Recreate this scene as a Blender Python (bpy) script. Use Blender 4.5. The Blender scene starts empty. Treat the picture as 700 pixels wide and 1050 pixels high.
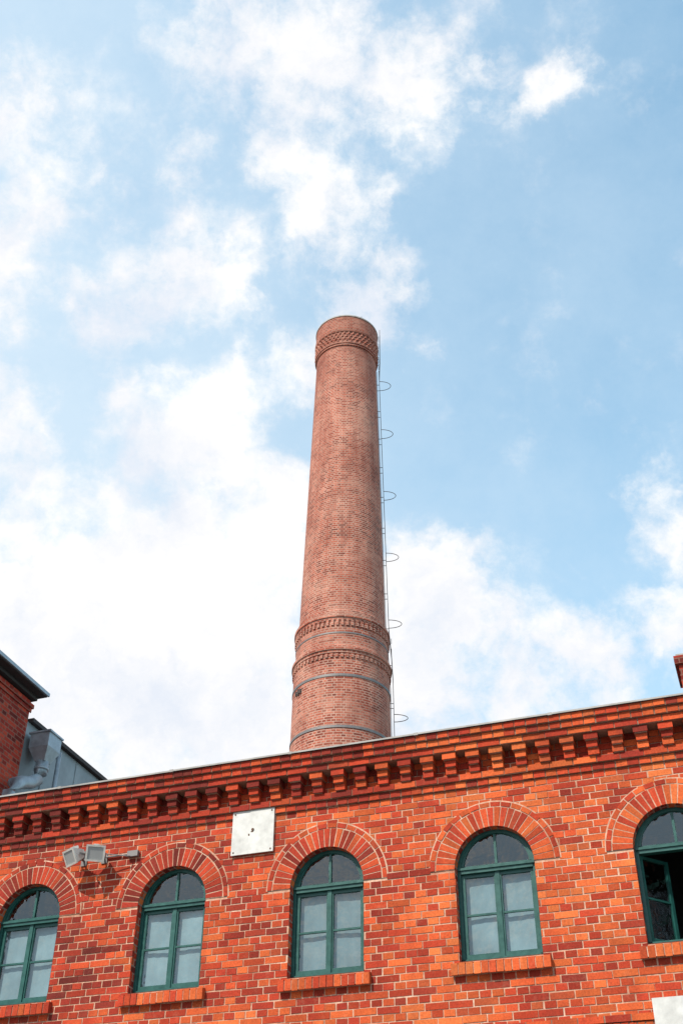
import bpy, math, random
from mathutils import Vector, Matrix
random.seed(7)
scene=bpy.context.scene
scene.view_settings.view_transform='Standard'
scene.view_settings.look='None'
scene.view_settings.exposure=0
rad=math.radians
# ---------------------------------------------------------------- node helpers
def newmat(name):
    m=bpy.data.materials.new(name); m.use_nodes=True
    nt=m.node_tree; nt.nodes.clear()
    out=nt.nodes.new('ShaderNodeOutputMaterial')
    return m,nt,out
def N(nt,t,**kw):
    n=nt.nodes.new(t)
    for k,v in kw.items(): setattr(n,k,v)
    return n
def L(nt,a,b): nt.links.new(a,b)
def math_(nt,op,a,b=None,clamp=False,c=None):
    n=N(nt,'ShaderNodeMath',operation=op,use_clamp=clamp)
    for i,x in enumerate((a,b,c)):
        if x is None: continue
        if isinstance(x,(int,float)): n.inputs[i].default_value=x
        else: L(nt,x,n.inputs[i])
    return n.outputs[0]
def mixc(nt,f,a,b,bt='MIX'):
    n=N(nt,'ShaderNodeMix',data_type='RGBA',blend_type=bt)
    for i,x in ((0,f),(6,a),(7,b)):
        if isinstance(x,(int,float)): n.inputs[i].default_value=x
        elif isinstance(x,tuple): n.inputs[i].default_value=(x+(1,))[:4]
        else: L(nt,x,n.inputs[i])
    return n.outputs[2]
def ramp(nt,fac,stops,interp='LINEAR'):
    n=N(nt,'ShaderNodeValToRGB'); cr=n.color_ramp; cr.interpolation=interp
    while len(cr.elements)<len(stops): cr.elements.new(0.5)
    for e,(p,c) in zip(cr.elements,stops):
        e.position=p; e.color=(c+(1,))[:4] if isinstance(c,tuple) else (c,c,c,1)
    L(nt,fac,n.inputs[0]); return n.outputs[0]
def noise(nt,vec,scale,detail=4,rough=.55):
    n=N(nt,'ShaderNodeTexNoise'); n.inputs['Scale'].default_value=scale
    n.inputs['Detail'].default_value=detail; n.inputs['Roughness'].default_value=rough
    if vec is not None: L(nt,vec,n.inputs['Vector'])
    return n
def bsdf(nt,out,col,rough=.8,metal=0,bump=None,bs=.4,bd=.005,spec=.5):
    p=N(nt,'ShaderNodeBsdfPrincipled')
    if isinstance(col,tuple): p.inputs['Base Color'].default_value=(col+(1,))[:4]
    else: L(nt,col,p.inputs['Base Color'])
    if isinstance(rough,(int,float)): p.inputs['Roughness'].default_value=rough
    else: L(nt,rough,p.inputs['Roughness'])
    p.inputs['Metallic'].default_value=metal
    p.inputs['Specular IOR Level'].default_value=spec
    if bump is not None:
        b=N(nt,'ShaderNodeBump'); b.inputs['Strength'].default_value=bs; b.inputs['Distance'].default_value=bd
        L(nt,bump,b.inputs['Height']); L(nt,b.outputs[0],p.inputs['Normal'])
    L(nt,p.outputs[0],out.inputs[0]); return p
def streaks(nt,ob,c,amt,col):
    mp=N(nt,'ShaderNodeMapping'); mp.inputs['Scale'].default_value=(3.2,1,.45); L(nt,ob,mp.inputs[0])
    s=noise(nt,mp.outputs[0],1.0,6,.7).outputs[0]
    return mixc(nt,math_(nt,'MULTIPLY',ramp(nt,s,[(.5,0.),(.72,1.)]),amt),c,col)

def island_brick(name,stops,shift=0.0,spread=.55,smear=.22):
    m,nt,out=newmat(name)
    g=N(nt,'ShaderNodeNewGeometry'); tc=N(nt,'ShaderNodeTexCoord'); ob=tc.outputs['Object']
    big=noise(nt,ob,.45,4,.6).outputs[0]
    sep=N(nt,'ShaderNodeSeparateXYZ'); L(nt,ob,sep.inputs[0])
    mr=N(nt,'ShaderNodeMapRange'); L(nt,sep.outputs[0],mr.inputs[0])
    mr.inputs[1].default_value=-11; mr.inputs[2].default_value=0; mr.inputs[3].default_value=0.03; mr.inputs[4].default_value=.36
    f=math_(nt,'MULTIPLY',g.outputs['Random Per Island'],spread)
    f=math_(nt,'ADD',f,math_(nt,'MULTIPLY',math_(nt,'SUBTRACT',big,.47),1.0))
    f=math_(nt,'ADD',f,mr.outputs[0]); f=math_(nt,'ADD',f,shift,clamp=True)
    c=ramp(nt,f,stops)
    wn=N(nt,'ShaderNodeTexWhiteNoise',noise_dimensions='1D'); L(nt,g.outputs['Random Per Island'],wn.inputs['W'])
    v=N(nt,'ShaderNodeMapRange'); L(nt,wn.outputs[0],v.inputs[0]); v.inputs[3].default_value=.74; v.inputs[4].default_value=1.22
    hs=N(nt,'ShaderNodeHueSaturation'); L(nt,v.outputs[0],hs.inputs['Value']); L(nt,c,hs.inputs['Color'])
    c=hs.outputs[0]
    c=mixc(nt,math_(nt,'MULTIPLY',math_(nt,'GREATER_THAN',wn.outputs[0],.94),.5),c,(.12,.024,.018))
    fine=noise(nt,ob,38,5,.7).outputs[0]
    c=mixc(nt,1.0,c,ramp(nt,fine,[(.25,.6),(.6,1.1)]),'MULTIPLY')
    sm=noise(nt,ob,6,6,.75).outputs[0]
    c=mixc(nt,math_(nt,'MULTIPLY',ramp(nt,sm,[(.55,0.),(.76,1.)]),smear),c,(.60,.30,.19))
    dk=noise(nt,ob,1.3,6,.7).outputs[0]
    c=mixc(nt,math_(nt,'MULTIPLY',ramp(nt,dk,[(.5,0.),(.78,1.)]),.42),c,(.13,.02,.013))
    c=streaks(nt,ob,c,.28,(.13,.028,.018))
    bsdf(nt,out,c,.85,bump=fine,bs=.6,bd=.006,spec=.2)
    return m
STOPS=[(0,(.15,.020,.015)),(.22,(.30,.030,.017)),(.45,(.46,.050,.020)),(.7,(.62,.115,.032)),(1,(.74,.20,.058))]
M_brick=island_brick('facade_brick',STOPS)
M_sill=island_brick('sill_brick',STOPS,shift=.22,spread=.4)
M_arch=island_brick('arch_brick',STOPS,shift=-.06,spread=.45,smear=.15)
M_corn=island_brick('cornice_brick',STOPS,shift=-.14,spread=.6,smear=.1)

def mk_mortar(name,k=1.):
    m,nt,out=newmat(name); tc=N(nt,'ShaderNodeTexCoord'); ob=tc.outputs['Object']
    a=noise(nt,ob,1.3,6,.7).outputs[0]; b=noise(nt,ob,25,4).outputs[0]
    c=ramp(nt,a,[(.32,tuple(k*x for x in (.34,.14,.09))),(.5,tuple(k*x for x in (.62,.36,.25))),(.7,tuple(k*x for x in (.74,.53,.41)))])
    c=mixc(nt,1.,c,ramp(nt,b,[(.3,.7),(.7,1.1)]),'MULTIPLY')
    c=streaks(nt,ob,c,.45,(.25,.10,.065))
    bsdf(nt,out,c,.95,bump=b,spec=.1); return m
M_mortar=mk_mortar('mortar')
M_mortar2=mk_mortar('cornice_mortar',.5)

def tex_brick(name,stops,mort,bw=.26,rh=.077,ms=.012,dirt=(.06,.03,.025),dirt_amt=.4,soot=None,nsc=1.):
    m,nt,out=newmat(name); tc=N(nt,'ShaderNodeTexCoord'); uv=tc.outputs['UV']; ob=tc.outputs['Object']
    b=N(nt,'ShaderNodeTexBrick'); L(nt,uv,b.inputs['Vector'])
    b.offset=.5; b.offset_frequency=2; b.squash=.5; b.squash_frequency=2
    b.inputs['Color1'].default_value=(0,0,0,1); b.inputs['Color2'].default_value=(1,1,1,1); b.inputs['Mortar'].default_value=(.5,.5,.5,1)
    b.inputs['Scale'].default_value=1; b.inputs['Mortar Size'].default_value=ms; b.inputs['Mortar Smooth'].default_value=.15
    b.inputs['Brick Width'].default_value=bw; b.inputs['Row Height'].default_value=rh
    big=noise(nt,ob,.5*nsc,5,.65).outputs[0]
    f=math_(nt,'ADD',math_(nt,'MULTIPLY',b.outputs[0],.8),math_(nt,'MULTIPLY',math_(nt,'SUBTRACT',big,.42),1.2),clamp=True)
    c=ramp(nt,f,stops)
    mo=ramp(nt,noise(nt,ob,1.2*nsc,4).outputs[0],[(.3,tuple(x*.6 for x in mort)),(.65,mort)])
    c=mixc(nt,b.outputs['Fac'],c,mo)
    fine=noise(nt,ob,22*nsc,5,.7).outputs[0]
    c=mixc(nt,1.,c,ramp(nt,fine,[(.25,.65),(.65,1.12)]),'MULTIPLY')
    mp=N(nt,'ShaderNodeMapping'); mp.inputs['Scale'].default_value=(1,1,.22); L(nt,ob,mp.inputs[0])
    st=noise(nt,mp.outputs[0],1.5*nsc,6,.7).outputs[0]
    c=mixc(nt,math_(nt,'MULTIPLY',ramp(nt,st,[(.46,0.),(.72,1.)]),dirt_amt),c,dirt)
    if soot:
        pl_=noise(nt,ob,.8,6,.7).outputs[0]
        c=mixc(nt,math_(nt,'MULTIPLY',ramp(nt,pl_,[(.48,0.),(.72,1.)]),.45),c,(.62,.36,.27))
        sep=N(nt,'ShaderNodeSeparateXYZ'); L(nt,ob,sep.inputs[0])
        mr=N(nt,'ShaderNodeMapRange'); L(nt,sep.outputs[2],mr.inputs[0]); mr.inputs[1].default_value=soot[0]; mr.inputs[2].default_value=soot[1]; mr.inputs[4].default_value=soot[2]
        c=mixc(nt,mr.outputs[0],c,(.18,.06,.04))
    h=math_(nt,'ADD',math_(nt,'SUBTRACT',1.,b.outputs['Fac']),math_(nt,'MULTIPLY',fine,.4))
    bsdf(nt,out,c,.88,bump=h,bs=.55,bd=.012,spec=.2); return m
M_stack=tex_brick('smokestack_brick',[(0,(.16,.042,.030)),(.35,(.33,.078,.048)),(.65,(.45,.125,.078)),(1,(.57,.21,.145))],(.60,.38,.30),bw=.30,rh=.09,ms=.014,soot=(33.,37.,.3),dirt=(.20,.05,.034),dirt_amt=.65)
M_wing=tex_brick('wing_brick',[(0,(.12,.016,.013)),(.4,(.38,.036,.022)),(1,(.58,.08,.04))],(.34,.15,.11),bw=.33,rh=.1)
M_inner=tex_brick('reveal_brick',STOPS,(.4,.25,.2),bw=.33,rh=.1)

def simple(name,col,rough=.6,metal=0,var=.25,sc=6.,spec=.5,bs=.15):
    m,nt,out=newmat(name); tc=N(nt,'ShaderNodeTexCoord')
    n=noise(nt,tc.outputs['Object'],sc,6,.65).outputs[0]
    c=mixc(nt,1.,col,ramp(nt,n,[(.3,1-var),(.7,1+var*.4)]),'MULTIPLY')
    r=math_(nt,'ADD',math_(nt,'MULTIPLY',n,.3),rough-.15)
    bsdf(nt,out,c,r,metal,bump=n,bs=bs,bd=.004,spec=spec); return m
M_teal=simple('teal_paint',(.013,.092,.080),.35,var=.35,sc=9)
M_blinds=[simple('blind_cloth',(k*.27,k*.355,k*.395),.9,var=.45,sc=s_) for k,s_ in ((.92,1.3),(.72,.9),(1.05,1.1))]
M_dark=simple('interior_plaster',(.07,.07,.07),.9)
M_flash=simple('zinc_flashing',(.34,.33,.32),.6,metal=.2,var=.5,sc=2)
M_metal=simple('grey_sheet_metal',(.27,.31,.33),.5,metal=.35,var=.35,sc=1.2)
M_pipe=simple('galvanised_duct',(.36,.42,.47),.45,metal=.4,var=.35,sc=4)
M_iron=simple('rusty_iron',(.12,.09,.08),.7,metal=.2)
M_band=simple('steel_band',(.20,.19,.19),.6,metal=.4)
M_roof=simple('dark_roofing',(.06,.065,.07),.8)
M_soffit=simple('dark_timber',(.045,.04,.04),.8)
M_conc=simple('concrete_cap',(.42,.40,.37),.9,var=.4)
M_white=simple('white_enamel',(.62,.62,.60),.45,var=.3,sc=4)
M_lampw=simple('floodlight_housing',(.64,.63,.59),.45,var=.3)
M_rust=simple('rust_spot',(.12,.06,.035),.8)
M_lampglass=simple('lamp_glass',(.34,.35,.35),.15,var=.1)

def glassmat():
    m,nt,out=newmat('window_glass')
    t=N(nt,'ShaderNodeBsdfTransparent'); t.inputs[0].default_value=(.84,.92,.92,1)
    g=N(nt,'ShaderNodeBsdfGlossy'); g.inputs['Roughness'].default_value=.01; g.inputs['Color'].default_value=(.9,.97,1,1)
    tc=N(nt,'ShaderNodeTexCoord'); n=noise(nt,tc.outputs['Object'],2.4,3).outputs[0]
    b=N(nt,'ShaderNodeBump'); b.inputs['Strength'].default_value=.6; b.inputs['Distance'].default_value=.06; L(nt,n,b.inputs['Height']); L(nt,b.outputs[0],g.inputs['Normal'])
    lw=N(nt,'ShaderNodeLayerWeight'); lw.inputs[0].default_value=.5
    fac=math_(nt,'ADD',math_(nt,'MULTIPLY',math_(nt,'POWER',lw.outputs['Facing'],4.),.8),.13,clamp=True)
    mx=N(nt,'ShaderNodeMixShader'); L(nt,fac,mx.inputs[0]); L(nt,t.outputs[0],mx.inputs[1]); L(nt,g.outputs[0],mx.inputs[2])
    L(nt,mx.outputs[0],out.inputs[0]); return m
M_glass=glassmat()

# ---------------------------------------------------------------- mesh builder
class MB:
    def __init__(s): s.v=[]; s.f=[]; s.uv=[]
    def face(s,pts,uv=None):
        pts=[Vector(p) for p in pts]; i=len(s.v); s.v+=pts; s.f.append(list(range(i,i+len(pts))))
        if uv is None:
            n=(pts[1]-pts[0]).cross(pts[2]-pts[0])
            if abs(n.z)>abs(n.x) and abs(n.z)>abs(n.y): uv=[(p.x,p.y) for p in pts]
            elif abs(n.x)>abs(n.y): uv=[(p.y,p.z) for p in pts]
            else: uv=[(p.x,p.z) for p in pts]
        s.uv+=uv
    def hexa(s,c,back=True):
        i=len(s.v); c=[Vector(p) for p in c]; s.v+=c
        fs=[(0,1,5,4),(1,2,6,5),(3,0,4,7),(4,5,6,7),(3,2,1,0)]
        if back: fs.append((2,3,7,6))
        for f in fs:
            s.f.append([i+k for k in f]); p=[c[k] for k in f]
            n=(p[1]-p[0]).cross(p[2]-p[0])
            if abs(n.z)>abs(n.x) and abs(n.z)>abs(n.y): s.uv+=[(q.x,q.y) for q in p]
            elif abs(n.x)>abs(n.y): s.uv+=[(q.y,q.z) for q in p]
            else: s.uv+=[(q.x,q.z) for q in p]
    def box(s,x0,x1,y0,y1,z0,z1,back=True,M=None):
        c=[(x0,y0,z0),(x1,y0,z0),(x1,y1,z0),(x0,y1,z0),(x0,y0,z1),(x1,y0,z1),(x1,y1,z1),(x0,y1,z1)]
        if M is not None: c=[M@Vector(p) for p in c]
        s.hexa(c,back)
    def tube(s,pts,r,n=8,closed=False):
        pts=[Vector(p) for p in pts]; rings=[]; m=len(pts)
        for k,p in enumerate(pts):
            if closed: d=pts[(k+1)%m]-pts[k-1]
            else: d=pts[min(k+1,m-1)]-pts[max(k-1,0)]
            d.normalize(); a=d.orthogonal() if abs(d.z)>.9 else d.cross(Vector((0,0,1)))
            if abs(d.z)>.9: a=Vector((1,0,0))-d*d.x
            a.normalize(); b=d.cross(a)
            i=len(s.v); s.v+=[p+r*(math.cos(2*math.pi*j/n)*a+math.sin(2*math.pi*j/n)*b) for j in range(n)]; rings.append(i)
        rr=range(m if closed else m-1)
        for k in rr:
            i,j=rings[k],rings[(k+1)%m]
            for q in range(n):
                s.f.append([i+q,i+(q+1)%n,j+(q+1)%n,j+q]); s.uv+=[(0,0)]*4
        if not closed:
            s.f.append([rings[0]+q for q in range(n)][::-1]); s.uv+=[(0,0)]*n
            s.f.append([rings[-1]+q for q in range(n)]); s.uv+=[(0,0)]*n
    def obj(s,name,mat,parent=None,matrix=None,smooth=False):
        me=bpy.data.meshes.new(name); me.from_pydata([tuple(p) for p in s.v],[],s.f)
        l=me.uv_layers.new(name='UVMap'); flat=[x for u in s.uv for x in u]
        l.data.foreach_set('uv',flat)
        me.materials.append(mat)
        if smooth: me.polygons.foreach_set('use_smooth',[True]*len(me.polygons))
        me.update(); o=bpy.data.objects.new(name,me); scene.collection.objects.link(o)
        if matrix is not None: o.matrix_world=matrix
        if parent is not None: o.parent=parent
        return o
def empty(name,matrix=None):
    e=bpy.data.objects.new(name,None); scene.collection.objects.link(e); e.empty_display_size=.5
    if matrix is not None: e.matrix_world=matrix
    return e

# ---------------------------------------------------------------- facade frame
ANG=rad(19.65); D=15.6
FM=Matrix.Translation((D*math.sin(ANG),D*math.cos(ANG),0))@Matrix.Rotation(-ANG,4,'Z')
S0,S1=-14.25,7.9
BLD=empty('brick_factory_building',FM)
WC=[-5.75+2.46*k for k in range(-3,6)]
R=.56; RO=.925
UP=dict(zb=6.28,zs=7.53); LO=dict(zb=1.3,zs=3.75)
OPEN_K=5
CH=.1; JT=.017; BL=.33
def span_minus(a,b,holes):
    segs=[(a,b)]
    for h0,h1 in holes:
        out=[]
        for s0,s1 in segs:
            if h1<=s0 or h0>=s1: out.append((s0,s1)); continue
            if h0>s0: out.append((s0,h0))
            if h1<s1: out.append((h1,s1))
        segs=out
    return segs
def brick_row(mb,z,proj,row,a=S0,b=S1,holes=(),depth=.06,h=CH,hdr=None,jt=JT):
    header=(row%2==0) if hdr is None else hdr
    step=BL/2 if header else BL
    off=(BL/4 if header else (0 if row%4==1 else BL/2))
    segs=span_minus(a,b,holes)
    x=a-off
    while x<b:
        x0,x1=x+jt/2,x+step-jt/2
        for s0,s1 in segs:
            q0,q1=max(x0,s0),min(x1,s1)
            if q1-q0>.015:
                y=-proj+random.uniform(-.003,.003)
                jz=random.uniform(-.003,.003); jx=random.uniform(-.005,.005)
                tl=random.uniform(-.004,.004)
                e=random.uniform(-.004,.003)
                mb.hexa([(q0+jx,y,z+jt/2+jz),(q1+jx+e,y,z+jt/2+jz+tl),(q1,depth-proj,z+jt/2),(q0,depth-proj,z+jt/2),
                         (q0+jx,y,z+h-jt/2+jz+e),(q1+jx+e,y,z+h-jt/2+jz+tl),(q1,depth-proj,z+h-jt/2),(q0,depth-proj,z+h-jt/2)],back=False)
        x+=step
wb=MB(); NR=87
for r in range(NR):
    z=r*CH; zm=z+CH/2; holes=[]
    for w in (UP,LO):
        for c in WC:
            if zm>w['zb']-.1 and zm<w['zs']: holes.append((c-R,c+R))
            elif zm>=w['zs']:
                t=z+CH-w['zs']
                if t<RO-.01:
                    q=math.sqrt((RO-.01)**2-t*t); holes.append((c-q,c+q))
    brick_row(wb,z,0,r,holes=holes)
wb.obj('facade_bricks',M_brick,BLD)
def backing():
    mb=MB(); y=.007; n=20
    for w,z0,z1 in ((LO,0,5.3),(UP,5.3,9.0)):
        xs=[S0]+[(WC[i]+WC[i+1])/2 for i in range(len(WC)-1)]+[S1]
        for i,c in enumerate(WC):
            a,b=xs[i],xs[i+1]; zb,zs=w['zb'],w['zs']
            mb.face([(a,y,z0),(b,y,z0),(b,y,zb),(a,y,zb)])
            mb.face([(a,y,zb),(c-R,y,zb),(c-R,y,zs),(a,y,zs)]); mb.face([(c+R,y,zb),(b,y,zb),(b,y,zs),(c+R,y,zs)])
            mb.face([(a,y,zs),(c-R,y,zs),(c-R,y,z1),(a,y,z1)]); mb.face([(c+R,y,zs),(b,y,zs),(b,y,z1),(c+R,y,z1)])
            P=[(c-R*math.cos(math.pi*k/n),zs+R*math.sin(math.pi*k/n)) for k in range(n+1)]
            for k in range(n):
                mb.face([(P[k][0],y,P[k][1]),(P[k+1][0],y,P[k+1][1]),(P[k+1][0],y,z1),(P[k][0],y,z1)])
    mb.obj('mortar_backing',M_mortar,BLD)
backing()
def reveals():
    mb=MB(); n=24; d=.36
    for w in (LO,UP):
        for c in WC:
            zb,zs=w['zb'],w['zs']
            P=[(c-R,zb)]+[(c-R*math.cos(math.pi*k/n),zs+R*math.sin(math.pi*k/n)) for k in range(n+1)]+[(c+R,zb)]
            acc=0
            for k in range(len(P)-1):
                l=math.hypot(P[k+1][0]-P[k][0],P[k+1][1]-P[k][1])
                mb.face([(P[k][0],-.001,P[k][1]),(P[k+1][0],-.001,P[k+1][1]),(P[k+1][0],d,P[k+1][1]),(P[k][0],d,P[k][1])],
                        uv=[(0,acc),(0,acc+l),(d,acc+l),(d,acc)]); acc+=l
            mb.face([(c-R,0,zb),(c+R,0,zb),(c+R,d,zb),(c-R,d,zb)])
    mb.obj('window_reveals',M_inner,BLD)
reveals()
# --- arches & sills
ab=MB(); am=MB(); sb=MB()
def wedge(mb,c,zs,r0,r1,a0,a1,j,proj,back=.05):
    def P(r,a,y): return (c-r*math.cos(a),y,zs+r*math.sin(a))
    e0=j/2/r0; e1=j/2/r1; y=-proj+random.uniform(-.003,.003)
    mb.hexa([P(r0,a0+e0,y),P(r0,a1-e0,y),P(r0,a1-e0,back),P(r0,a0+e0,back),P(r1,a0+e1,y),P(r1,a1-e1,y),P(r1,a1-e1,back),P(r1,a0+e1,back)],back=False)
for w in (LO,UP):
    for c in WC:
        n=25
        for k in range(n):
            wedge(ab,c,w['zs'],R,R+.272+random.uniform(-.006,.006),math.pi*k/n,math.pi*(k+1)/n,.016+random.uniform(-.003,.003),.007)
        n=18
        for k in range(n):
            wedge(ab,c,w['zs'],R+.292,RO-.008+random.uniform(-.004,.003),math.pi*k/n,math.pi*(k+1)/n,.017,.009)
        m=40; y=-.0015
        for k in range(m):
            a0,a1=math.pi*k/m,math.pi*(k+1)/m
            p=lambda r,a,yy:(c-r*math.cos(a),yy,w['zs']+r*math.sin(a))
            am.face([p(R+.004,a0,y),p(R+.004,a1,y),p(RO+.010,a1,y),p(RO+.010,a0,y)])
            am.face([p(RO+.010,a0,y),p(RO+.010,a1,y),p(RO+.010,a1,.02),p(RO+.010,a0,.02)])
        n=13; wd=1.34; z1=w['zb']-.005
        for k in range(n):
            x0=c-wd/2+k*wd/n+.007; x1=c-wd/2+(k+1)*wd/n-.007; pj=.085+random.uniform(-.008,.008); dz=random.uniform(-.005,.005)
            sb.hexa([(x0,-pj,z1-.185+dz),(x1,-pj,z1-.185+dz),(x1,.10,z1-.15),(x0,.10,z1-.15),(x0,-pj,z1-.035+dz),(x1,-pj,z1-.035+dz),(x1,.13,z1+.012),(x0,.13,z1+.012)])
        am.box(c-wd/2+.009,c+wd/2-.009,-.074,.10,z1-.173,z1-.048)
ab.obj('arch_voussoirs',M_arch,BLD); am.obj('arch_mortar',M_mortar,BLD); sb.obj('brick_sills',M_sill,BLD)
# --- cornice
cb=MB(); cm=MB(); Z=NR*CH; JC=.014
def crow(z,proj,row,hdr=None,h=CH):
    brick_row(cb,z,proj,row,hdr=hdr,depth=.06,h=h,jt=JC); cm.box(S0+.003,S1-.003,-proj+.009,.3,z+.001,z+h-.001)
crow(Z,.035,0); crow(Z+CH,.075,1)
zt=Z+2*CH
for q in range(3): brick_row(cb,zt+q*CH,-.0,q,jt=JC)
cm.box(S0+.003,S1-.003,.012,.3,zt,zt+3*CH)
x=S0+.1
while x<S1-.2:
    for q,(pj,wd) in enumerate(((.11,.155),(.155,.155),(.205,.20))):
        j=random.uniform(-.006,.006); j2=random.uniform(-.006,.006)
        cb.box(x-wd/2+j,x+wd/2+j,-pj+j2,.02,zt+q*CH+.006,zt+(q+1)*CH-.006)
        cm.box(x-wd/2+.012,x+wd/2-.012,-pj+.014,.02,zt+q*CH-.004,zt+(q+1)*CH-.0065)
    x+=.345
z=zt+3*CH
crow(z,.235,1); crow(z+CH,.275,0)
brick_row(cb,z+2*CH,.315,0,hdr=True,jt=JC); cm.box(S0+.003,S1-.003,-.305,.3,z+2*CH+.001,z+3*CH-.001)
ztop=z+3*CH
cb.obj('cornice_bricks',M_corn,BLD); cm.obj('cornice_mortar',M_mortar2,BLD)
fl=MB(); xx=S0
while xx<S1:
    e=min(xx+2.0,S1); dz=random.uniform(-.006,.006)
    fl.box(xx+.001,e-.001,-.345,.32,ztop+.008+dz,ztop+.018+dz); fl.box(xx+.001,e-.001,-.348,-.34,ztop-.006+dz,ztop+.02+dz)
    fl.box(e-.03,e+.03,-.3505,.0,ztop-.012,ztop+.027); xx=e
fl.obj('parapet_flashing',M_flash,BLD)
# string course
st=MB(); stm=MB()
k=S0
while k<S1-.1:
    st.box(k+.008,k+.092,-.035+random.uniform(-.003,.003),.02,5.20,5.355); k+=.1
brick_row(st,5.36,.05,1); stm.box(S0+.003,S1-.003,-.026,.006,5.195,5.358); stm.box(S0+.003,S1-.003,-.041,.006,5.368,5.452)
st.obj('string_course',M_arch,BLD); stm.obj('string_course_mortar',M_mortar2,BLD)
# shell
sh=MB()
sh.box(S0+.004,S0+.36,.365,10,0,9.45); sh.box(S1-.36,S1-.004,.3,10,0,9.45); sh.box(S0+.37,S1-.37,9.64,10,0,9.45)
sh.obj('side_walls',M_wing,BLD)
ins=MB(); ins.box(S0+.37,S1-.37,.37,9.6,5.1,5.19); ins.box(S0+.37,S1-.37,.37,9.6,8.9,9.0); ins.box(S0+.37,S1-.37,3.2,3.3,.05,8.9)
for w,z0,z1 in ((LO,0.05,5.05),(UP,5.26,8.89)):
    xs=[S0+.37]+[(WC[i]+WC[i+1])/2 for i in range(len(WC)-1)]+[S1-.37]; y=.36
    for i,c in enumerate(WC):
        a,b=xs[i],xs[i+1]; zb=w['zb']; zz=w['zs']+R
        for q in ((a,b,z0,zb),(a,c-R,zb,z1),(c+R,b,zb,z1),(c-R,c+R,zz,z1)):
            ins.face([(q[0],y,q[2]),(q[1],y,q[2]),(q[1],y,q[3]),(q[0],y,q[3])])
ins.obj('interior_rooms',M_dark,BLD)
rf=MB(); rf.face([(S0,.31,ztop),(S1,.31,ztop),(S1,5,ztop+.9),(S0,5,ztop+.9)]); rf.face([(S0,5,ztop+.9),(S1,5,ztop+.9),(S1,10.2,ztop-.05),(S0,10.2,ztop-.05)])
rf.face([(S0,.31,ztop),(S0,10.2,ztop-.05),(S0,5,ztop+.9)]); rf.face([(S1,.31,ztop),(S1,5,ztop+.9),(S1,10.2,ztop-.05)])
rf.obj('roof',M_roof,BLD)
# --- windows
def archstrip(mb,c,zb,zs,ro,ri,y0,y1,bot=True,th=None):
    n=28
    def line(r,zbot): return [(c-r,zbot)]+[(c-r*math.cos(math.pi*k/n),zs+r*math.sin(math.pi*k/n)) for k in range(n+1)]+[(c+r,zbot)]
    A=line(ro,zb); B=line(ri,zb)
    for k in range(len(A)-1):
        a,a2,b,b2=A[k],A[k+1],B[k],B[k+1]
        mb.face([(b[0],y0,b[1]),(b2[0],y0,b2[1]),(a2[0],y0,a2[1]),(a[0],y0,a[1])])
        mb.face([(b[0],y0,b[1]),(b[0],y1,b[1]),(b2[0],y1,b2[1]),(b2[0],y0,b2[1])])
    if bot: mb.box(c-ro,c+ro,y0,y1,zb,zb+(th or ro-ri))
for wi,w in enumerate((LO,UP)):
    for k,c in enumerate(WC):
        zb,zs=w['zb'],w['zs']; fr=MB(); gl=MB(); bl=MB()
        is_open=(wi==1 and k==OPEN_K)
        archstrip(fr,c,zb+.012,zs,R-.002,R-.05,.13,.22)
        fr.box(c-R+.05,c+R-.05,.115,.215,zs-.035,zs+.04); fr.box(c-R+.02,c+R-.02,.095,.125,zs+.012,zs+.045)
        archstrip(fr,c,zs+.041,zs+.041,R-.055,R-.095,.145,.19,th=.035)
        fr.box(c-.018,c+.018,.142,.188,zs+.076,zs+R-.06)
        n=20; r=R-.09
        gl.face([(c-r*math.cos(math.pi*q/n),.168,zs+.041+r*math.sin(math.pi*q/n)) for q in range(n+1)][::-1])
        for sgn in (-1,1):
            wd=R-.05-.004
            hinge=Matrix.Translation((c+sgn*(R-.052),.16,0))
            ang=0
            if is_open: ang=rad(50) if sgn<0 else rad(-70)
            T=hinge@Matrix.Rotation(ang,4,'Z')@Matrix.Rotation(random.uniform(-.006,.006),4,'Z')
            def bx(u0,u1,y0,y1,z0,z1,mb=fr):
                a,b=sorted((-sgn*u0,-sgn*u1)); mb.box(a,b,y0,y1,z0,z1,M=T)
            a0,a1=zb+.064,zs-.038
            bx(0,.045,0,.045,a0,a1); bx(wd-.05,wd-.002,0,.045,a0,a1)
            bx(.045,wd-.05,.001,.044,a0,a0+.06); bx(.045,wd-.05,.001,.044,a1-.045,a1)
            zm=(a0+a1)/2+.01
            bx(.045,wd-.05,.006,.04,zm-.013,zm+.013)
            xa,xb=sorted((-sgn*.045,-sgn*(wd-.05)))
            t1=random.uniform(-.003,.003)
            for g0,g1 in ((a0+.06,zm-.012),(zm+.012,a1-.045)):   # separate panes, each a hair out of true
                t1=random.uniform(-.004,.004); t2=random.uniform(-.004,.004)
                g=[(xa,.022+t1,g0),(xb,.022-t1,g0),(xb,.022-t1+t2,g1),(xa,.022+t1+t2,g1)]
                gl.face([T@Vector(p) for p in g])
        if not is_open:
            fr.box(c-.03,c+.03,.143,.162,zb+.064,zs-.036)
            m=40
            for q in range(m):
                u0=q/m; u1=(q+1)/m
                f=lambda u:.245+.006*math.sin(u*9+k*2)+.002*math.sin(u*47+k)
                xa=c-R+.03+u0*(2*R-.06); xb=c-R+.03+u1*(2*R-.06)
                bl.face([(xa,f(u0),zb+.02),(xb,f(u1),zb+.02),(xb,f(u1),zs+.02),(xa,f(u0),zs+.02)])
            bl.obj('window_blind',M_blinds[(k*2+wi)%3],BLD,smooth=True)
        fr.obj('window_frame',M_teal,BLD); gl.obj('window_glass',M_glass,BLD)

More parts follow.
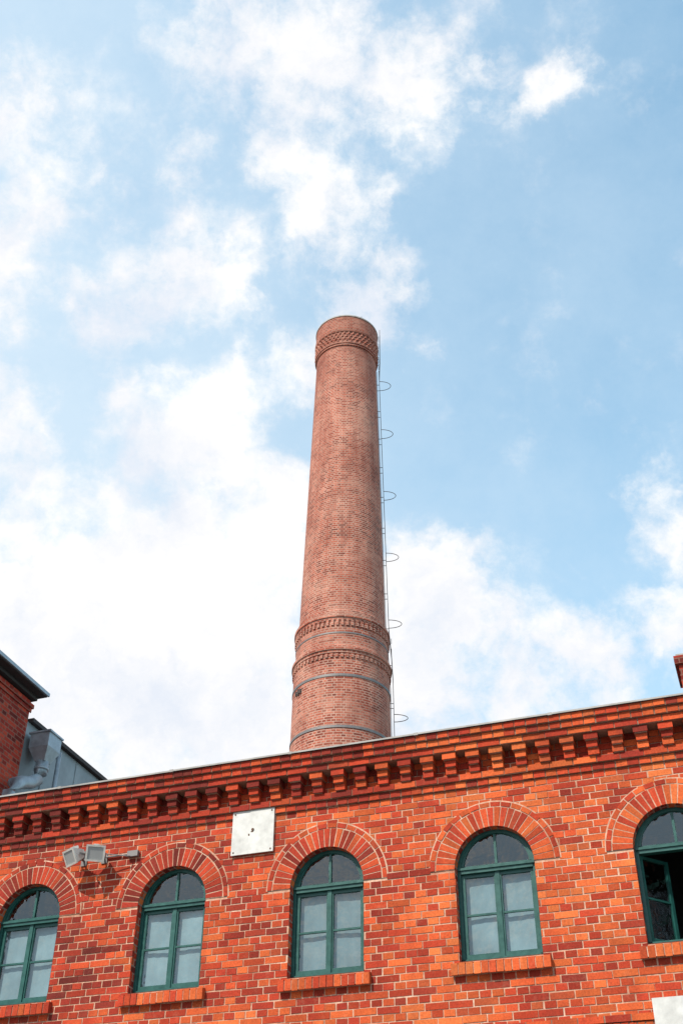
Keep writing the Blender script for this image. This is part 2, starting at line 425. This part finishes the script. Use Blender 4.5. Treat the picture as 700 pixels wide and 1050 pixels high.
# ---------------------------------------------------------------- wall objects
pl=empty('wall_plaque',FM)
a=MB(); a.box(-7.27,-6.59,-.045,-.018,8.12,8.80); a.obj('plate',M_white,pl)
a=MB()
for sx in (-7.23,-6.63):
    for sz in (8.16,8.76): a.box(sx-.010,sx+.010,-.052,-.0455,sz-.010,sz+.010); a.tube([(sx,-.02,sz),(sx,.03,sz)],.01)
a.tube([(-6.93,-.047,8.49),(-6.93,-.056,8.49)],.022,10); a.box(-6.96,-6.92,-.0485,-.046,8.452,8.47)
a.box(-7.0,-6.98,-.048,-.046,8.40,8.43); a.obj('bolts',M_rust,pl)
sg=empty('wall_sign_board',FM)
a=MB(); a.box(-1.43,1.2,-.10,-.07,4.85,5.60); a.obj('board',M_white,sg)
a=MB()
for sx in (-1.2,-.1,1.0): a.box(sx-.02,sx+.02,-.069,.03,4.95,5.55)
a.obj('mounting_battens',M_band,sg)

def floodlight(cx,cz,yaw,pitch):
    e=empty('floodlight',FM)
    T=Matrix.Translation((cx,-.30,cz))@Matrix.Rotation(yaw,4,'Z')@Matrix.Rotation(pitch,4,'X')@Matrix.Scale(.9,4)
    h=MB(); w,hh=.15,.125
    fr_=[(-w,-.09,-hh),(w,-.09,-hh),(w,-.09,hh),(-w,-.09,hh)]; bk=[(-w*.62,.12,-hh*.6),(w*.62,.12,-hh*.6),(w*.62,.12,hh*.6),(-w*.62,.12,hh*.6)]
    c=[fr_[0],fr_[1],bk[1],bk[0],fr_[3],fr_[2],bk[2],bk[3]]
    h.hexa([T@Vector(p) for p in c])
    for b in ((-w-.012,w+.012,-.115,-.092,-hh-.012,-hh+.02),(-w-.012,w+.012,-.115,-.092,hh-.02,hh+.012),(-w-.012,-w+.02,-.115,-.092,-hh+.021,hh-.021),(w-.02,w+.012,-.115,-.092,-hh+.021,hh-.021)):
        h.box(*b,M=T)
    for q in range(5): h.box(-w*.55+q*.042,-w*.55+q*.042+.008,.121,.15,-hh*.5,hh*.5,M=T)
    h.box(-.05,.05,-.02,.09,hh*.9,hh*.9+.045,M=T)
    h.obj('housing',M_lampw,e)
    g=MB(); g.box(-w+.021,w-.021,-.104,-.096,-hh+.021,hh-.021,M=T); g.obj('front_glass',M_lampglass,e)
    b=MB(); T2=Matrix.Translation((cx,-.30,cz))@Matrix.Rotation(yaw,4,'Z')@Matrix.Scale(.9,4)
    for sx in (-w-.03,w+.018): b.box(sx,sx+.012,-.02,.16,-.015,.02,M=T2)
    b.box(-w-.03,w+.03,.16,.172,-.015,.02,M=T2)
    b.tube([T2@Vector((0,.17,0)),(cx,-.12,cz+.02),(cx,.02,cz+.02)],.018); b.box(cx-.05,cx+.05,-.02,-.004,cz-.06,cz+.08)
    b.obj('bracket',M_band,e); return e
floodlight(-9.80,8.33,rad(-28),rad(28)); floodlight(-9.44,8.33,rad(30),rad(20))
cd=MB(); cd.tube([(-9.4,-.03,8.36),(-9.1,-.03,8.36),(-8.83,-.03,8.37)],.014); cd.box(-9.02,-8.84,-.07,-.012,8.31,8.40)
cd.tube([(-9.4,-.1,8.40),(-9.3,-.2,8.34),(-9.0,-.12,8.30),(-8.95,-.05,8.32)],.008)
cd.obj('cable_conduit',M_band,None,FM)

# ---------------------------------------------------------------- left wing
WG=empty('brick_side_wing',FM)
a=MB(); a.box(-19,-14.26,.03,4.0,0,13.95); a.obj('walls',M_wing,WG)
a=MB()
zE=14.12; ov=-13.93
a.face([(ov,-.3,zE),(ov,4.12,zE),(-16.6,4.12,zE+1.3),(-16.6,-.3,zE+1.3)]); a.face([(-16.6,-.3,zE+1.3),(-16.6,4.12,zE+1.3),(-19.3,4.12,zE),(-19.3,-.3,zE)])
a.face([(ov,-.3,zE-.003),(-16.6,-.3,zE+1.297),(-19.3,-.3,zE-.003)]); a.face([(ov,4.12,zE-.003),(-16.6,4.12,zE+1.297),(-19.3,4.12,zE-.003)])
a.obj('roof',M_roof,WG)
a=MB(); a.box(-19.3,ov-.01,-.29,4.11,zE-.07,zE-.01); a.box(-19.1,-14.15,-.1,4.06,zE-.15,zE-.071); a.obj('soffit',M_soffit,WG)
a=MB(); a.box(ov-.008,ov+.03,-.31,4.14,zE-.05,zE+.03); a.obj('eave_flashing',M_pipe,WG)
a=MB()
for zz,pj in ((13.68,.03),(13.78,.06)): a.box(-14.255,-14.26+pj,.03,4.0+pj,zz,zz+.09)
a.obj('eave_corbels',M_wing,WG)
a=MB(); a.box(-19,-14.30,4.02,9.5,0,13.5)
a.obj('metal_clad_annex',M_metal,WG)
a=MB(); yy=4.9
while yy<9.5: a.box(-14.30,-14.285,yy,yy+.02,9,13.49); yy+=1.3
a.obj('cladding_seams',M_metal,WG)
a=MB(); a.box(-19.05,-14.2,4.125,9.6,13.51,13.60); a.obj('annex_edge_trim',M_soffit,WG)
DU=empty('ventilation_duct',FM)
a=MB()
a.box(-14.2,-13.72,4.12,4.62,12.88,13.2); a.box(-14.23,-13.69,4.09,4.65,13.201,13.24)
i=[(-14.2,4.12,12.879),(-13.72,4.12,12.879),(-13.72,4.62,12.879),(-14.2,4.62,12.879)]
j=[(-14.08,4.26,12.6),(-13.84,4.26,12.6),(-13.84,4.5,12.6),(-14.08,4.5,12.6)]
a.hexa(j+i); a.obj('hopper',M_pipe,DU)
a=MB(); a.tube([(-13.96,4.38,12.62),(-13.96,4.38,12.35),(-13.96,4.3,12.18),(-13.95,4.05,12.0),(-13.95,3.75,11.88),(-13.95,3.5,11.74),(-13.95,3.4,11.5),(-13.95,3.38,11.2),(-13.95,3.38,9.9)],.14,16)
for p in ((-13.96,4.38,12.45),(-13.95,3.38,11.2),(-13.95,3.38,10.4)): a.tube([(p[0],p[1],p[2]-.03),(p[0],p[1],p[2]+.03)],.16,16)
a.tube([(-13.95,4.95,13.1),(-13.95,4.95,10.0)],.05,10); a.tube([(-14.25,4.95,13.0),(-13.95,4.95,13.0)],.04,8); a.tube([(-14.25,4.95,12.0),(-13.95,4.95,12.0)],.03,8)
a.obj('pipes',M_pipe,DU,smooth=True)

rc=empty('roof_chimney',FM)
a=MB(); a.box(-.44,.5,3,3.8,9.6,11.78); a.box(-.50,.56,2.94,3.86,11.80,11.95); a.box(-.44,.5,3,3.8,11.781,11.799); a.obj('stack',M_wing,rc)
a=MB(); a.box(-.46,.52,2.98,3.82,11.951,12.0); a.obj('cap',M_conc,rc)

# ---------------------------------------------------------------- smokestack
YC=35.0
SM=Matrix.Translation((-.08,YC,0))@Matrix.Rotation(rad(.37),4,'Y')
SK=empty('brick_smokestack',SM)
def lathe(mb,prof,n=96,uvR=1.5756,a_off=0):
    for i in range(len(prof)-1):
        (r0,z0),(r1,z1)=prof[i],prof[i+1]
        v0,v1=(z0,z1) if abs(z1-z0)>1e-4 else (z0,z0+abs(r1-r0))
        for k in range(n):
            a0,a1=2*math.pi*k/n,2*math.pi*(k+1)/n
            P=lambda r,a,z:(r*math.cos(a),r*math.sin(a),z)
            mb.face([P(r0,a0,z0),P(r0,a1,z0),P(r1,a1,z1),P(r1,a0,z1)],uv=[(a0*uvR,v0),(a1*uvR,v0),(a1*uvR,v1),(a0*uvR,v1)])
def rs(z):
    if z<21.3: return 1.625+(21.3-z)*.0085
    if z<22.75: return 1.585
    return 1.51-(z-22.75)*(1.51-1.225)/(35.9-22.75)
s=MB()
prof=[(1.8,7.5),(rs(12),12),(rs(21.2),21.2),(1.625,21.21),(1.66,21.23),(1.66,21.32),(1.70,21.33),(1.70,21.42),(1.65,21.43),(1.65,21.5),(1.585,21.56),(1.585,22.5),
(1.62,22.51),(1.62,22.6),(1.655,22.61),(1.655,22.72),(1.60,22.73),(1.60,22.82),(1.56,22.83),(1.56,22.92),(rs(23),22.99)]
z=24.
while z<35.5: prof.append((rs(z),z)); z+=1.5
prof+=[(1.225,35.85),(1.27,35.86),(1.27,35.95),(1.30,35.96),(1.30,36.02),(1.262,36.03),(1.262,36.62),(1.31,36.63),(1.325,36.74),(1.325,36.80),(1.30,36.81),(1.285,37.45),(1.29,37.5),(.95,37.52),(.95,34)]
lathe(s,prof); s.obj('shaft',M_stack,SK)
s=MB(); s.box(-2.3,2.3,-2.3,2.3,0,7.2); s.box(-2.4,2.4,-2.4,2.4,7.21,7.45); s.obj('plinth',M_stack,SK)
t=MB()
for row in range(4):
    nb=44
    for k in range(nb):
        a=2*math.pi*(k+.5*(row%2))/nb; T=Matrix.Rotation(a,4,'Z')@Matrix.Translation((1.25,0,0))@Matrix.Rotation(rad(45),4,'Z')
        t.box(-.048,.048,-.048,.048,36.04+row*.147,36.04+row*.147+.12,M=T)
for zz in (22.3,21.05):
    nb=60
    for k in range(nb):
        T=Matrix.Rotation(2*math.pi*k/nb,4,'Z'); rr=1.585 if zz>22 else 1.625
        t.box(rr-.03,rr+.045,-.045,.045,zz,zz+(.2 if zz>22 else .14),M=T)
t.obj('dogtooth_bricks',M_stack,SK)
b=MB()
def hoopband(z,h=.09,pr=.02):
    r=rs(z)+pr; lathe(b,[(r-.03,z),(r,z),(r,z+h),(r-.03,z+h)])
for z in (20.35,18.5,15.5,12.5): hoopband(z)
hoopband(22.0,.05,.012)
b.obj('tension_bands',M_band,SK)
b=MB(); lathe(b,[(.93,37.48),(1.31,37.501),(1.31,37.56),(.93,37.62)]); b.obj('cap_ring',M_conc,SK)
l=MB(); la=rad(-3); ca,sa=math.cos(la),math.sin(la)
def LP(out,side,z): r=rs(min(z,35.8))+out; return (r*ca-side*sa,r*sa+side*ca,z)
for sd in (-.17,.17):
    pts=[LP(.11,sd,zz) for zz in [8+1.0*i for i in range(28)]]+[LP(.16,sd,36.2),LP(.16,sd,37.8)]
    l.tube(pts,.011,6)
z=8.2
while z<37.6: l.tube([LP(.11,-.17,z),LP(.11,.17,z)],.010,5); z+=.4
z=8.5
while z<37.2:
    for sd in (-.17,.17): l.tube([LP(-.1,sd,z),LP(.11,sd,z)],.012,5)
    z+=1.45
for z in (10.6,13.6,16.6,19.65,23.3,26.15,29.0,32.1,34.7):
    pts=[LP(.11+.46*math.sin(math.pi*k/14),-.27*math.cos(math.pi*k/14),z) for k in range(15)]
    l.tube(pts,.012,6)
l.tube([LP(.02,.5,zz) for zz in [6+i*1.0 for i in range(31)]],.010,5)
l.tube([(.6,-.9,37.5),(.6,-.9,37.9)],.012,5)
l.obj('ladder',M_iron,SK)
l=MB(); T=Matrix.Rotation(rad(212),4,'Z')
l.box(1.6,1.68,-.16,.16,20.1,20.14,M=T); l.box(1.6,1.7,-.02,.02,20.0,20.24,M=T); l.box(1.6,1.70,-.15,-.11,20.04,20.20,M=T); l.box(1.6,1.70,.11,.15,20.04,20.20,M=T)
l.obj('band_lock',M_iron,SK)

# ---------------------------------------------------------------- ground
def gmat():
    m,nt,out=newmat('cobblestone'); tc=N(nt,'ShaderNodeTexCoord'); ob=tc.outputs['Object']
    v=N(nt,'ShaderNodeTexVoronoi'); v.inputs['Scale'].default_value=7; L(nt,ob,v.inputs['Vector'])
    n=noise(nt,ob,.4,5).outputs[0]
    c=mixc(nt,1.,ramp(nt,v.outputs['Distance'],[(.2,(.24,.22,.20)),(.6,(.12,.11,.10))]),ramp(nt,n,[(.3,.7),(.7,1.2)]),'MULTIPLY')
    bsdf(nt,out,c,.9,bump=v.outputs['Distance'],bs=.5,bd=-.02); return m
g=MB(); g.face([(-400,-400,0),(400,-400,0),(400,400,0),(-400,400,0)]); g.obj('ground',gmat())

# ---------------------------------------------------------------- sun + world
AZ=rad(222); EL=rad(46)
sd=Vector((math.sin(AZ)*math.cos(EL),math.cos(AZ)*math.cos(EL),math.sin(EL)))
sun=bpy.data.lights.new('sun','SUN'); sun.energy=5.0; sun.angle=rad(.53); sun.color=(1,.92,.80)
so=bpy.data.objects.new('sun',sun); so.rotation_euler=sd.to_track_quat('Z','Y').to_euler(); so.location=(-30,-40,60); scene.collection.objects.link(so)
W=bpy.data.worlds.new('World'); scene.world=W; W.use_nodes=True; nt=W.node_tree; nt.nodes.clear()
wo=N(nt,'ShaderNodeOutputWorld'); bg=N(nt,'ShaderNodeBackground'); L(nt,bg.outputs[0],wo.inputs[0]); bg.inputs[1].default_value=.1
sky=N(nt,'ShaderNodeTexSky'); sky.sky_type='NISHITA'; sky.sun_disc=False; sky.sun_elevation=EL; sky.sun_rotation=AZ
sky.air_density=1.0; sky.dust_density=.6; sky.ozone_density=1.0
tc=N(nt,'ShaderNodeTexCoord'); gen=tc.outputs['Generated']
nz=noise(nt,gen,7,8,.62)
vs=N(nt,'ShaderNodeVectorMath',operation='SUBTRACT'); L(nt,nz.outputs['Color'],vs.inputs[0]); vs.inputs[1].default_value=(.5,.5,.5)
vm=N(nt,'ShaderNodeVectorMath',operation='SCALE'); L(nt,vs.outputs[0],vm.inputs[0]); vm.inputs['Scale'].default_value=.15
va=N(nt,'ShaderNodeVectorMath',operation='ADD'); L(nt,gen,va.inputs[0]); L(nt,vm.outputs[0],va.inputs[1]); P=va.outputs[0]
clouds=[(-9.2,39.8,3.8,1.1),(-8,42.2,2.8,1.1),(-11.6,35.1,5.2,1.3),(-16,31.7,5.8,1.4),(-6.2,32.6,5,1.4),(-9.6,28.7,6.5,1.5),(-15.9,25.8,6,1.3),(-3.7,27.1,5,1.3),(-5,36.5,3.4,1.1),
(4.6,33.2,3.6,1.2),(4.4,29.9,4.2,1.3),(9.2,29.1,3.8,.95),(14.2,30.2,3,.85),(18.6,31,3.6,.8),(19.7,35.9,2.4,.85),(15.8,56.4,2.0,.95),(6.7,57.5,3.0,1.),
(-1.7,59.6,4.8,.9),(-9.5,59.8,4.4,.8),(-4,55,3.6,.9),(-.5,51.8,3.3,.95),(2.5,48.4,2.8,.9),(-11.2,48,3.7,1.),(-16,45.2,2.8,.95),(-20.9,50.3,3.2,.9),
(-12,53.5,2.8,.65),(-23.4,47.2,3.2,.95),(-20.8,39.3,3.0,.95),(6.4,45.3,1.3,.62),(-3.3,44.1,2.4,.8),(-21,44.3,2.2,.8),(-13,41.6,2.4,.8),(-1,45.5,2,.7),(24,33,4,.7),(-30,35,7,1),(-28,52,5,.8),(12,66,5,.7),(-15,25,7,1),(5,24,6,.9),(15,24,5,.8)]
acc=None
for az,el,r,wgt in clouds:
    az,el=rad(az),rad(el); c=Vector((math.sin(az)*math.cos(el),math.cos(az)*math.cos(el),math.sin(el)))
    d=N(nt,'ShaderNodeVectorMath',operation='DISTANCE'); L(nt,P,d.inputs[0]); d.inputs[1].default_value=c
    mr=N(nt,'ShaderNodeMapRange'); mr.interpolation_type='SMOOTHSTEP'; L(nt,d.outputs['Value'],mr.inputs[0])
    mr.inputs[1].default_value=0; mr.inputs[2].default_value=rad(r)*1.75; mr.inputs[3].default_value=wgt; mr.inputs[4].default_value=0
    acc=mr.outputs[0] if acc is None else math_(nt,'SMOOTH_MAX',acc,mr.outputs[0],c=.2)
dv=N(nt,'ShaderNodeVectorMath',operation='DISTANCE'); L(nt,gen,dv.inputs[0]); dv.inputs[1].default_value=(0,.79,.61)
mk=N(nt,'ShaderNodeMapRange'); L(nt,dv.outputs['Value'],mk.inputs[0]); mk.inputs[1].default_value=.5; mk.inputs[2].default_value=.8
gn=noise(nt,gen,2.6,3).outputs[0]
gm=N(nt,'ShaderNodeMapRange'); L(nt,gn,gm.inputs[0]); gm.inputs[1].default_value=.42; gm.inputs[2].default_value=.68
acc=math_(nt,'MAXIMUM',acc,math_(nt,'MULTIPLY',mk.outputs[0],gm.outputs[0]))
fb=noise(nt,gen,15,14,.62).outputs[0]; fb2=noise(nt,P,42,8,.6).outputs[0]
ex=N(nt,'ShaderNodeMapRange'); L(nt,acc,ex.inputs[0]); ex.inputs[1].default_value=.1; ex.inputs[2].default_value=.55; ex.inputs[3].default_value=.6; ex.inputs[4].default_value=1.
nn=math_(nt,'ADD',math_(nt,'MULTIPLY',math_(nt,'SUBTRACT',fb,.5),2.3),math_(nt,'MULTIPLY',math_(nt,'SUBTRACT',fb2,.5),.8))
den=math_(nt,'ADD',acc,math_(nt,'MULTIPLY',nn,ex.outputs[0]))
dm=N(nt,'ShaderNodeMapRange'); dm.interpolation_type='SMOOTHSTEP'; L(nt,den,dm.inputs[0]); dm.inputs[1].default_value=.17; dm.inputs[2].default_value=1.05
sep=N(nt,'ShaderNodeSeparateXYZ'); L(nt,gen,sep.inputs[0])
hx=N(nt,'ShaderNodeMapRange'); L(nt,sep.outputs[0],hx.inputs[0]); hx.inputs[1].default_value=.25; hx.inputs[2].default_value=-.3; hx.inputs[3].default_value=.32; hx.inputs[4].default_value=.95
hz=N(nt,'ShaderNodeMapRange'); L(nt,sep.outputs[2],hz.inputs[0]); hz.inputs[1].default_value=.8; hz.inputs[2].default_value=.4; hz.inputs[3].default_value=0; hz.inputs[4].default_value=.25
cir=noise(nt,gen,4,8,.7).outputs[0]
haze=math_(nt,'ADD',math_(nt,'ADD',hx.outputs[0],hz.outputs[0]),math_(nt,'MULTIPLY',math_(nt,'SUBTRACT',cir,.5),.8),clamp=True)
skyc=mixc(nt,1.,sky.outputs[0],(2.6,3.6,3.15),'MULTIPLY')
skyc=mixc(nt,haze,skyc,(6.6,8.3,9.8))
shade=ramp(nt,noise(nt,P,8,8,.6).outputs[0],[(.36,(8.3,8.8,9.7)),(.5,(9.8,9.85,10.1)),(.62,(10.8,10.7,10.6))])
fin=mixc(nt,dm.outputs[0],skyc,shade)
L(nt,fin,bg.inputs[0])

# ---------------------------------------------------------------- camera
cam=bpy.data.cameras.new('camera'); co=bpy.data.objects.new('camera',cam); scene.collection.objects.link(co); scene.camera=co
cam.sensor_fit='VERTICAL'; cam.sensor_height=24; cam.lens=24*1200/1050; cam.clip_end=2000
co.matrix_world=Matrix.Translation((0,0,1.6))@Matrix.Rotation(rad(90+37.3),4,'X')@Matrix.Rotation(rad(.5),4,'Z')
